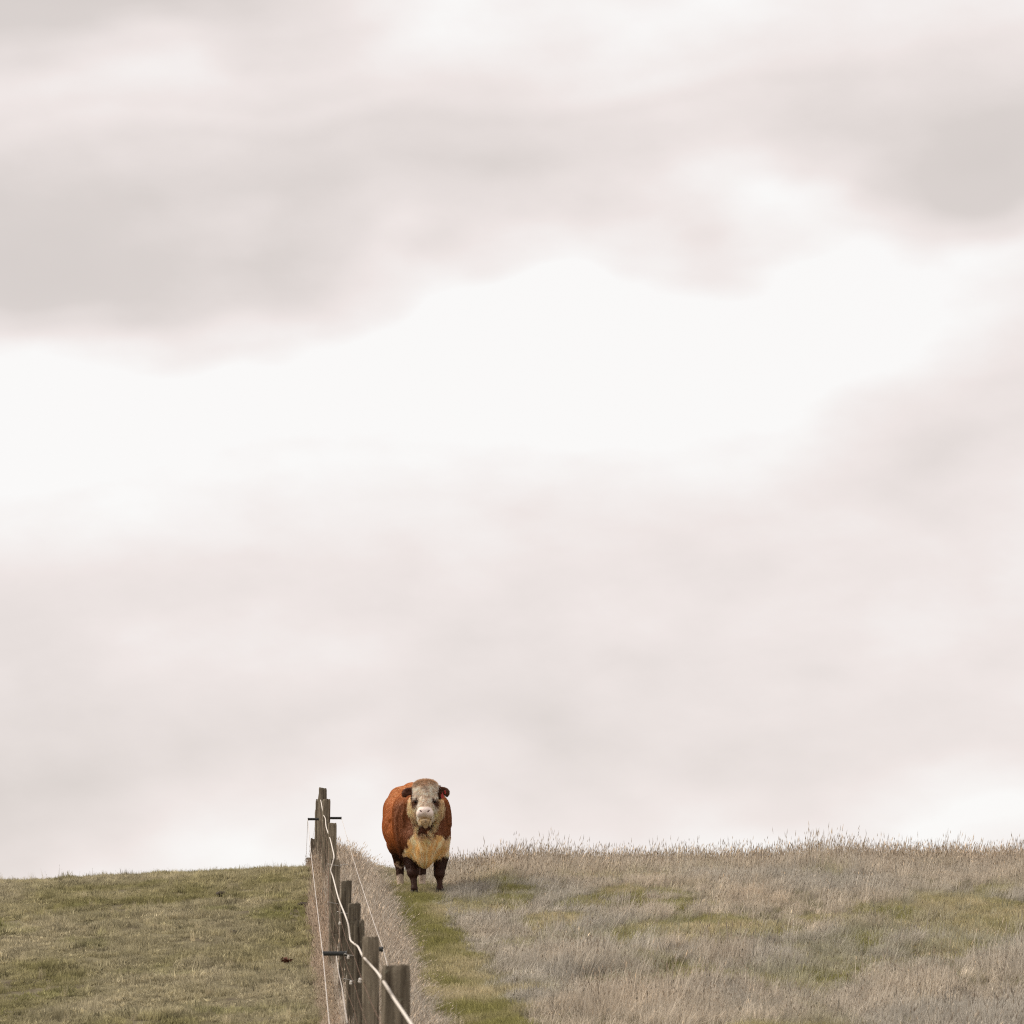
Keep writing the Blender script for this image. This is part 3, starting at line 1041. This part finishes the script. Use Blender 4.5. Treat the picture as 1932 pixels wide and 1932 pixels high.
    Q = np.vstack(Q)
    # one pass of smoothing
    nb = np.zeros_like(V); ncount = np.zeros(len(V))
    for i in range(4):
        np.add.at(nb, Q[:, i], V[Q[:, (i + 1) % 4]]); np.add.at(ncount, Q[:, i], 1)
    V = V * .5 + .5 * nb / ncount[:, None]
    fn = np.cross(V[Q[:, 2]] - V[Q[:, 0]], V[Q[:, 3]] - V[Q[:, 1]])
    VN = np.zeros_like(V)
    for i in range(4):
        np.add.at(VN, Q[:, i], fn)
    VN /= np.linalg.norm(VN, axis=1)[:, None] + 1e-12

    # ---- coat pattern
    def zoom(px, py):                       # positions measured on the front view, to metres
        return (px - 800) / 973.0, (1720 - py) / 973.0
    chest = np.array([zoom(*p) for p in [(735, 935), (700, 945), (665, 975), (625, 1020), (612, 1055), (628, 1100), (585, 1098), (552, 1130), (538, 1185), (575, 1222), (650, 1222),
                                         (705, 1270), (760, 1345), (780, 1420), (900, 1420), (915, 1330), (945, 1320), (985, 1262), (1060, 1228), (1160, 1195),
                                         (1160, 940), (1138, 945), (1120, 985), (1080, 1004), (1058, 960), (1030, 935), (985, 965), (940, 990), (905, 975), (870, 965), (820, 970), (775, 950)]])
    ruff_l = np.array([zoom(*p) for p in [(630, 480), (620, 640), (670, 740), (690, 800), (720, 950), (800, 1040), (850, 960), (770, 900), (745, 740), (720, 500)]])
    ruff_r = np.array([zoom(*p) for p in [(1000, 470), (1070, 500), (1065, 690), (1020, 740), (985, 850), (930, 960), (890, 1060), (820, 1040), (870, 960), (900, 880), (930, 800), (960, 740)]])

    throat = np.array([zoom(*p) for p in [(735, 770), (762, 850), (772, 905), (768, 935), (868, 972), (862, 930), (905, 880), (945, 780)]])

    def inside(poly, x, z):
        r = np.zeros(len(x), bool)
        n = len(poly)
        for i in range(n):
            x0, z0 = poly[i]; x1, z1 = poly[(i + 1) % n]
            c = ((z0 > z) != (z1 > z)) & (x < (x1 - x0) * (z - z0) / ((z1 - z0) + 1e-12) + x0)
            r ^= c
        return r

    Nx = Noise(31)
    crng = np.random.default_rng(5)

    def coat(P, jitter=0.0):
        n = len(P)
        x, y, z = P.T
        jx = (Nx(x * 22 + 5, z * 22 + y * 9) - .5) * .045 + crng.normal(0, jitter, n)
        jz = (Nx(x * 22 + 40, z * 22 + y * 9 + 11) - .5) * .045 + crng.normal(0, jitter, n)
        xx, zz = x + jx, z + jz
        bx = x * cy_ + y * sy_; by = -x * sy_ + y * cy_
        c = np.tile(np.array([.44, .150, .042]), (n, 1))
        # the back is a lighter red, the neck and legs a darker liver brown
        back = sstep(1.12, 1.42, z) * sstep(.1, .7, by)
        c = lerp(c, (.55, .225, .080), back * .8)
        neckd = (1 - sstep(-.12, .55, by)) * (1 - sstep(1.15, 1.35, z)) * .75
        c = lerp(c, (.13, .040, .016), neckd)
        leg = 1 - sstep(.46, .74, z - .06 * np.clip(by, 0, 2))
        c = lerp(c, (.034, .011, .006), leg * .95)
        hip_shade = np.exp(-((by - 1.45) / .22) ** 2 - ((z - 1.20) / .12) ** 2) * sstep(.2, .3, np.abs(bx))  # shade of the hollow at the hip, painted into the coat
        c = lerp(c, (.11, .036, .016), hip_shade * .7)
        cream = np.array([.88, .60, .27]); white = np.array([.93, .79, .66])
        w_ch = inside(chest, xx, zz) & (y < .34)
        th_ = np.arctan2(x - .03, z - .28); rr_ = np.hypot(x - .03, z - .28)
        chc = lerp(np.tile(cream, (n, 1)), (.92, .78, .54), sstep(.42, .66, Nx.fbm(th_ * 13 + 30, rr_ * 7 + 9, 3)))
        chc = lerp(chc, (.66, .42, .18), .6 * sstep(.55, .75, Nx.fbm(th_ * 11 + 60, rr_ * 6 + 2, 3)))
        chc = lerp(chc, (.90, .76, .60), sstep(.22, .36, np.abs(x - .03)) * .8)
        c[w_ch] = chc[w_ch]
        # face
        head = (y < -.30) & (z > .86)
        fw = head & (np.abs(xx - hx) < .19) & (y < -.335 + .02) & (zz > .93)
        c[fw] = white
        rl = (inside(ruff_l, xx, zz) | inside(ruff_r, xx, zz)) & (y < .02)
        c[rl] = np.array([.90, .66, .42])
        chin = head & (np.abs(xx - hx) < .10) & (y < -.50)
        c[chin & (z < .985)] = np.array([.80, .64, .45])
        # poll
        poll = sstep(1.40, 1.46, zz) * (y < -.25) * (np.abs(x - hx) < .17)
        c = lerp(c, (.50, .30, .16), poll * .85)
        gap_shade = inside(throat, xx, zz) & (y > -.53) & (y < .1)  # brown gap in the white, with the shadow under the chin painted in
        c[gap_shade] = np.array([.085, .026, .011])
        # ginger round the eyes
        for s in (-1, 1):
            q = ((xx - hx - s * .130) / .042) ** 2 + ((zz - 1.208) / .052) ** 2
            c = lerp(c, (.13, .045, .020), (1 - sstep(.6, 1.2, q)) * (y < -.4) * .95)
        # muzzle
        mz = (1 - sstep(1.11, 1.135, z)) * sstep(.985, .995, z) * (y < -.655)
        c = lerp(c, (.86, .72, .65), mz)
        for s in (-1, 1):
            dx_, dz_ = x - hx - s * .050, z - 1.070
            q = ((dx_ * .77 - s * dz_ * -.64) / .022) ** 2 + ((s * dx_ * -.64 + dz_ * .77) / .010) ** 2
            c = lerp(c, (.16, .09, .075), (1 - sstep(.5, 1.1, q)) * (y < -.66))
        lip_shade = (np.abs(z - .982 + 3.2 * (x - hx) ** 2) < .014) * (y < -.60) * (np.abs(x - hx) < .1)  # shadow along the mouth, painted as a tan band
        c = lerp(c, (.46, .31, .15), lip_shade * .9)
        # ears
        ear = ((x < -.105) | (x > .200)) & (y < -.33) & (z > 1.26)
        c[ear] = np.array([.10, .034, .016])
        # white socks and hock patch on the hind legs
        hind = by > 1.35
        c[hind & (zz < .34)] = np.array([.60, .48, .38])
        c[hind & (bx < 0) & (np.abs(zz - .48) < .035) & (jx > -.008)] = np.array([.62, .46, .34])
        return c

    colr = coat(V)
    bull = empty('bull', BULL)
    tag(bull, 'red brown bull with curly white face standing on the path beside the fence', 'bull')
    m, t, b = new_mat('bull_hide')
    a = nd(t, 'ShaderNodeAttribute', attribute_type='GEOMETRY', attribute_name='coat')
    tc = nd(t, 'ShaderNodeTexCoord')
    nz = nd(t, 'ShaderNodeTexNoise'); nz.inputs['Scale'].default_value = 60; nz.inputs['Detail'].default_value = 5
    t.links.new(tc.outputs['Object'], nz.inputs['Vector'])
    sc = nd(t, 'ShaderNodeVectorMath', operation='SCALE')
    t.links.new(a.outputs['Color'], sc.inputs[0])
    t.links.new(mth(t, 'ADD', mth(t, 'MULTIPLY', nz.outputs['Fac'], .4), .8), sc.inputs['Scale'])
    t.links.new(sc.outputs[0], b.inputs['Base Color'])
    b.inputs['Roughness'].default_value = .62
    b.inputs['Specular IOR Level'].default_value = .3
    b.inputs['Sheen Weight'].default_value = .08
    b.inputs['Sheen Roughness'].default_value = .4
    b.inputs['Sheen Tint'].default_value = (1, .75, .5, 1)
    bp = nd(t, 'ShaderNodeBump'); bp.inputs['Strength'].default_value = .5; bp.inputs['Distance'].default_value = .008
    t.links.new(nz.outputs['Fac'], bp.inputs['Height']); t.links.new(bp.outputs[0], b.inputs['Normal'])
    body = mesh_obj('body', V, Q, m, bull, True)
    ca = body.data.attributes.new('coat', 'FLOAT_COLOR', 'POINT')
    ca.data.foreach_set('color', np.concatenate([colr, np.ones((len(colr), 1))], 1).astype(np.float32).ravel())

    # ---- hair
    hm, ht, hb = new_mat('bull_hair')
    ht.nodes.remove(hb)
    ha = nd(ht, 'ShaderNodeAttribute', attribute_type='GEOMETRY', attribute_name='coat')
    hd = nd(ht, 'ShaderNodeBsdfDiffuse'); htr = nd(ht, 'ShaderNodeBsdfTranslucent'); hg = nd(ht, 'ShaderNodeBsdfGlossy')
    hg.inputs['Roughness'].default_value = .45
    hg.inputs['Color'].default_value = (.9, .8, .7, 1)
    ht.links.new(ha.outputs['Color'], hd.inputs['Color']); ht.links.new(ha.outputs['Color'], htr.inputs['Color'])
    s1 = nd(ht, 'ShaderNodeMixShader'); s1.inputs[0].default_value = .42
    ht.links.new(hd.outputs[0], s1.inputs[1]); ht.links.new(htr.outputs[0], s1.inputs[2])
    s2 = nd(ht, 'ShaderNodeMixShader'); s2.inputs[0].default_value = .025
    ht.links.new(s1.outputs[0], s2.inputs[1]); ht.links.new(hg.outputs[0], s2.inputs[2])
    ht.links.new(s2.outputs[0], ht.nodes['Material Output'].inputs[0])

    def hair_object(name, strands, colors, radius, hm=hm):
        n, k, _ = strands.shape
        hc = bpy.data.hair_curves.new(name)
        hc.add_curves([k] * n)
        hc.attributes['position'].data.foreach_set('vector', strands.astype(np.float32).ravel())
        ra = hc.attributes.get('radius') or hc.attributes.new('radius', 'FLOAT', 'POINT')
        ra.data.foreach_set('value', (radius[:, None] * np.linspace(1, .35, k)[None, :]).astype(np.float32).ravel())
        at_ = hc.attributes.new('coat', 'FLOAT_COLOR', 'CURVE')
        at_.data.foreach_set('color', np.concatenate([colors, np.ones((n, 1))], 1).astype(np.float32).ravel())
        hc.materials.append(hm)
        o = bpy.data.objects.new(name, hc)
        col.objects.link(o); o.parent = bull
        o['kind'] = 'stuff'
        return o

    area = np.linalg.norm(fn, axis=1) * .5
    hr = np.random.default_rng(21)

    def roots(n, weight):
        p = area * weight; p /= p.sum()
        f = hr.choice(len(Q), n, p=p)
        u, v = hr.random((n, 1)), hr.random((n, 1))
        P = (V[Q[f, 0]] * (1 - u) + V[Q[f, 1]] * u) * (1 - v) + (V[Q[f, 3]] * (1 - u) + V[Q[f, 2]] * u) * v
        Nn = (VN[Q[f, 0]] * (1 - u) + VN[Q[f, 1]] * u) * (1 - v) + (VN[Q[f, 3]] * (1 - u) + VN[Q[f, 2]] * u) * v
        return P, Nn / (np.linalg.norm(Nn, axis=1)[:, None] + 1e-9)

    fc = V[Q].mean(1)
    front = fc[:, 1]
    hz = fc[:, 2]
    on_head = (front < -.335) & (hz > .93) & (fc[:, 0] > -.13) & (fc[:, 0] < .23)
    muzzle = (front < -.645) & (hz > .96) & (hz < 1.135)
    eyez = np.zeros(len(fc), bool)
    for s in (-1, 1):
        eyez |= ((fc[:, 0] - hx - s * .125) ** 2 + (hz - 1.205) ** 2 < .026 ** 2) & (front < -.5)

    cm = hm.copy(); cm.name = 'bull_coat_hair'
    for nn_ in cm.node_tree.nodes:
        if nn_.type == 'MIX_SHADER' and abs(nn_.inputs[0].default_value - .42) < 1e-3:
            nn_.inputs[0].default_value = .26
    # straight coat
    n = 120000
    P, Nn = roots(n, np.where(on_head | muzzle, 0.0, 1.0))
    comb = np.stack([np.zeros(n), np.full(n, .55), np.full(n, -.85)], 1) + hr.normal(0, .16, (n, 3))
    comb -= (comb * Nn).sum(1)[:, None] * Nn
    comb /= np.linalg.norm(comb, axis=1)[:, None] + 1e-9
    ln = hr.uniform(.012, .030, n)
    chestm = (P[:, 1] < .2) & (P[:, 2] < .80) & (P[:, 2] > .36)
    ln = np.where(chestm, ln * 1.7, ln)
    ln = np.where(P[:, 2] < .36, ln * .55, ln)
    lift = hr.uniform(.15, .5, n)[:, None]
    st = np.stack([P + ln[:, None] * s * (comb * (1 - .1 * s) + Nn * lift * (1 - .45 * s)) for s in (0, .35, .7, 1.0)], 1)
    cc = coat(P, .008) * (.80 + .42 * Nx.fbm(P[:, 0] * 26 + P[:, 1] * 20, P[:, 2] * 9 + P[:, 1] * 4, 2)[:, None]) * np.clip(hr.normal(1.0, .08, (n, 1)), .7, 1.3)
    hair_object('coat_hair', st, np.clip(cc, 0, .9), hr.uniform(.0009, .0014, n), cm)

    # curls on the face, poll, cheeks and dewlap
    cheek = (front < .0) & (front > -.6) & (hz > .66) & (hz < 1.22) & (inside(ruff_l, fc[:, 0], hz) | inside(ruff_r, fc[:, 0], hz))
    wgt = np.where(on_head & ~muzzle & ~eyez, 1.0, 0.0)
    wgt = np.where(on_head & (hz > 1.38), 1.8, wgt)
    wgt = np.where(cheek, 1.3, wgt)
    n = 16000
    P, Nn = roots(n, wgt)
    k = 12
    ln = hr.uniform(.020, .040, n)
    ln = np.where(P[:, 2] > 1.41, ln * 1.5, ln)
    low = (P[:, 1] > -.62) & (P[:, 2] < 1.18)
    ln = np.where(low, ln * 1.45, ln)
    ln = np.where((P[:, 1] < -.60), ln * .55, ln)
    comb = np.stack([hr.normal(0, .55, n), hr.normal(0, .3, n), np.where(P[:, 2] > 1.41, .1, -.55) + hr.normal(0, .45, n)], 1)
    comb -= (comb * Nn).sum(1)[:, None] * Nn
    comb /= np.linalg.norm(comb, axis=1)[:, None] + 1e-9
    ax = Nn * hr.uniform(.45, .9, n)[:, None] + comb * .8
    ax /= np.linalg.norm(ax, axis=1)[:, None]
    e1 = np.cross(ax, hr.normal(0, 1, (n, 3))); e1 /= np.linalg.norm(e1, axis=1)[:, None]
    e2 = np.cross(ax, e1)
    ph = hr.uniform(0, 6.28, n); turns = hr.uniform(1.0, 2.2, n) * 6.28; cr = hr.uniform(.004, .0095, n)
    pts = []
    for i in range(k):
        s = i / (k - 1)
        an = ph + turns * s
        r_ = (cr * min(1, s * 3))[:, None]
        pts.append(P + ax * (ln * s)[:, None] + r_ * (np.cos(an)[:, None] * e1 + np.sin(an)[:, None] * e2) + np.array([0, 0, -.012]) * s * s)
    st = np.stack(pts, 1)
    # tufts share a shade, so locks read as locks
    lock = Nx.fbm(P[:, 0] * 34 + 3, P[:, 2] * 34 + P[:, 1] * 20, 2)
    cc = coat(P, .006) * (.72 + .58 * sstep(.3, .7, lock)[:, None]) * np.clip(hr.normal(1.0, .13, (n, 1)), .6, 1.4)
    hair_object('curly_face_hair', st, np.clip(cc, 0, .92), hr.uniform(.0009, .0015, n))

    # ---- eyes
    em = plain('dark_eye', (.008, .005, .004), .25)
    em.node_tree.nodes['Principled BSDF'].inputs['Specular IOR Level'].default_value = .12
    for s in (-1, 1):
        ns, nr = 14, 9
        VV, FF = [], []
        for i in range(nr + 1):
            th = math.pi * i / nr
            for j in range(ns):
                q = 2 * math.pi * j / ns
                VV.append((hx + s * .124 + .0205 * math.sin(th) * math.cos(q), -.583 + .0205 * math.sin(th) * math.sin(q), 1.205 + .0185 * math.cos(th)))
        for i in range(nr):
            for j in range(ns):
                FF.append((i * ns + j, i * ns + (j + 1) % ns, (i + 1) * ns + (j + 1) % ns, (i + 1) * ns + j))
        mesh_obj('eye', VV, FF, em, bull, True)

    # ---- hooves: two claws each, modelled as one cloven hoof
    hoofm = plain('hoof_horn', (.028, .020, .015), .9, nscale=40, namp=.4)

    def hoof(c, yaw, s=1.0):
        VV, FF = [], []
        for side in (-1, 1):
            base = len(VV)
            rings = [(0, .052, .072, -.012), (.03, .048, .066, -.006), (.062, .042, .052, .006), (.082, .036, .042, .012)]
            for (z, w, l, sh) in rings:
                for j in range(14):
                    q = 2 * math.pi * j / 14
                    x = side * .031 + .5 * w * 1.05 * math.cos(q); y = l * math.sin(q) + sh
                    if math.sin(q) < 0:
                        x += -side * .012 * abs(math.sin(q)) ** 2
                    X = x * math.cos(yaw) - y * math.sin(yaw); Y = x * math.sin(yaw) + y * math.cos(yaw)
                    VV.append((c[0] + s * X, c[1] + s * Y, c[2] + s * z))
            for i in range(3):
                for j in range(14):
                    FF.append((base + i * 14 + j, base + i * 14 + (j + 1) % 14, base + (i + 1) * 14 + (j + 1) % 14, base + (i + 1) * 14 + j))
            FF.append(tuple(base + j for j in range(14))[::-1]); FF.append(tuple(base + 42 + j for j in range(14)))
        mesh_obj('hoof', VV, FF, hoofm, bull, True)

    def gz_at(p):
        return float(ground(BULL[0] + p[0], BULL[1] + p[1])) - BULL[2]
    for p, dz in (((-.106, -.085), .125), ((.230, .105), .13)):
        hoof((p[0], p[1], max(gz_at(p) + .0, -.02)), 0)
    for s, dy in ((-1, 0.0), (1, .16)):
        p = B(s * .16, 1.73 + dy, 0)
        hoof((p[0], p[1], .085 + dy * .1), YAW)
        # pastern down to the hoof

    # ---- red ear tag in the ear on the right of the picture
    tagm = plain('red_tag', (.36, .018, .016), .5, nscale=20, namp=.15)
    root = np.array([.272, -.455, 1.322])
    outline = [(-.006, .012), (.008, .012), (.010, -.004), (.019, -.022), (.018, -.062), (-.018, -.064), (-.019, -.024), (-.009, -.004)]
    VV = [(root[0] + x * .9, root[1] - .004 + .3 * x, root[2] + z) for x, z in outline] + [(root[0] + x * .9, root[1] + .004 + .3 * x, root[2] + z) for x, z in outline]
    no = len(outline)
    FF = [tuple(range(no))[::-1], tuple(range(no, 2 * no))] + [(j, (j + 1) % no, no + (j + 1) % no, no + j) for j in range(no)]
    o = mesh_obj('ear_tag', VV, FF, tagm, bull)
    o['label'] = 'red plastic tag hanging from the ear on the right'
    V2, F2 = tube([root + np.array([.034, .0, .028]), root + np.array([.035, -.012, .026]), root + np.array([.035, -.018, .024])], [.013, .013, .008], 12)
    V3, F3 = tube([root + np.array([.035, -.004, .026]), root + np.array([.039, -.006, .008]), root + np.array([.038, -.006, -.008])], [.010, .010, .009], 8)
    mesh_obj('tag_button', list(V2) + list(V3), list(F2) + [tuple(i + len(V2) for i in f) for f in F3], tagm, o)


build_bull()


# ------------------------------------------------------------------ small things in the paddock
def clod(name, px, py, size, mat, label, cat, seed, group=None, flat=.45):
    x, d = hit(px, py)
    r = np.random.default_rng(seed)
    ns, nr = 14, 7
    V, F = [], []
    for i in range(nr + 1):
        th = math.pi * i / nr
        for j in range(ns):
            q = 2 * math.pi * j / ns
            k = 1 + .28 * math.sin(3 * q + seed) * math.sin(th) + r.normal(0, .11)
            V.append((size * k * math.sin(th) * math.cos(q), size * .8 * k * math.sin(th) * math.sin(q), size * flat * k * math.cos(th)))
    for i in range(nr):
        for j in range(ns):
            F.append((i * ns + j, i * ns + (j + 1) % ns, (i + 1) * ns + (j + 1) % ns, (i + 1) * ns + j))
    o = mesh_obj(name, V, F, mat, None, True)
    o.location = (x, d, float(ground(x, d)) + size * flat * .35 + .015)
    tag(o, label, cat, group)
    return o


dung = plain('dried_dung', (.050, .038, .026), .95, nscale=60, namp=.5)
russet = plain('russet_leaf', (.17, .060, .035), .85, nscale=50, namp=.5)
clod('dung_pat', 417, 1692, .075, dung, 'dark dung pat high in the grazed paddock, nearest its left edge', 'dung', 1, 'dung pats in the paddock')
clod('dung_pat', 571, 1712, .070, dung, 'dark dung pat in the paddock beside the fence strip', 'dung', 2, 'dung pats in the paddock')
clod('dung_pat', 440, 1766, .065, dung, 'dark dung pat halfway down the grazed paddock', 'dung', 3, 'dung pats in the paddock')
clod('dung_pat', 537, 1838, .055, dung, 'small dark dung pat just below the reddish clump', 'dung', 4, 'dung pats in the paddock')


def dock(px, py, seed):
    """a withered reddish dock plant: a rosette of curled leaves"""
    x, d = hit(px, py)
    root = empty('dock_plant', (x, d, float(ground(x, d))))
    tag(root, 'low reddish brown withered plant in the grazed paddock', 'plant')
    r = np.random.default_rng(seed)
    for i in range(26):
        a = r.uniform(0, 6.28); l = r.uniform(.04, .085); w = r.uniform(.012, .022); up = r.uniform(.6, 1.3)
        V, F = [], []
        for k in range(6):
            t = k / 5
            rr = l * t * (1.1 - .2 * t); z = .01 + up * l * math.sin(t * 2.1) * .8
            ww = w * math.sin(math.pi * min(.98, t * .9 + .08))
            cx, cy = math.cos(a) * rr, math.sin(a) * rr
            px_, py_ = -math.sin(a), math.cos(a)
            V += [(cx - px_ * ww, cy - py_ * ww, z + .008 * r.normal()), (cx, cy, z - .006), (cx + px_ * ww, cy + py_ * ww, z + .008 * r.normal())]
        for k in range(5):
            b = k * 3
            F += [(b, b + 1, b + 4, b + 3), (b + 1, b + 2, b + 5, b + 4)]
        mesh_obj('leaf', V, F, russet, root, True)


dock(541, 1822, 9)
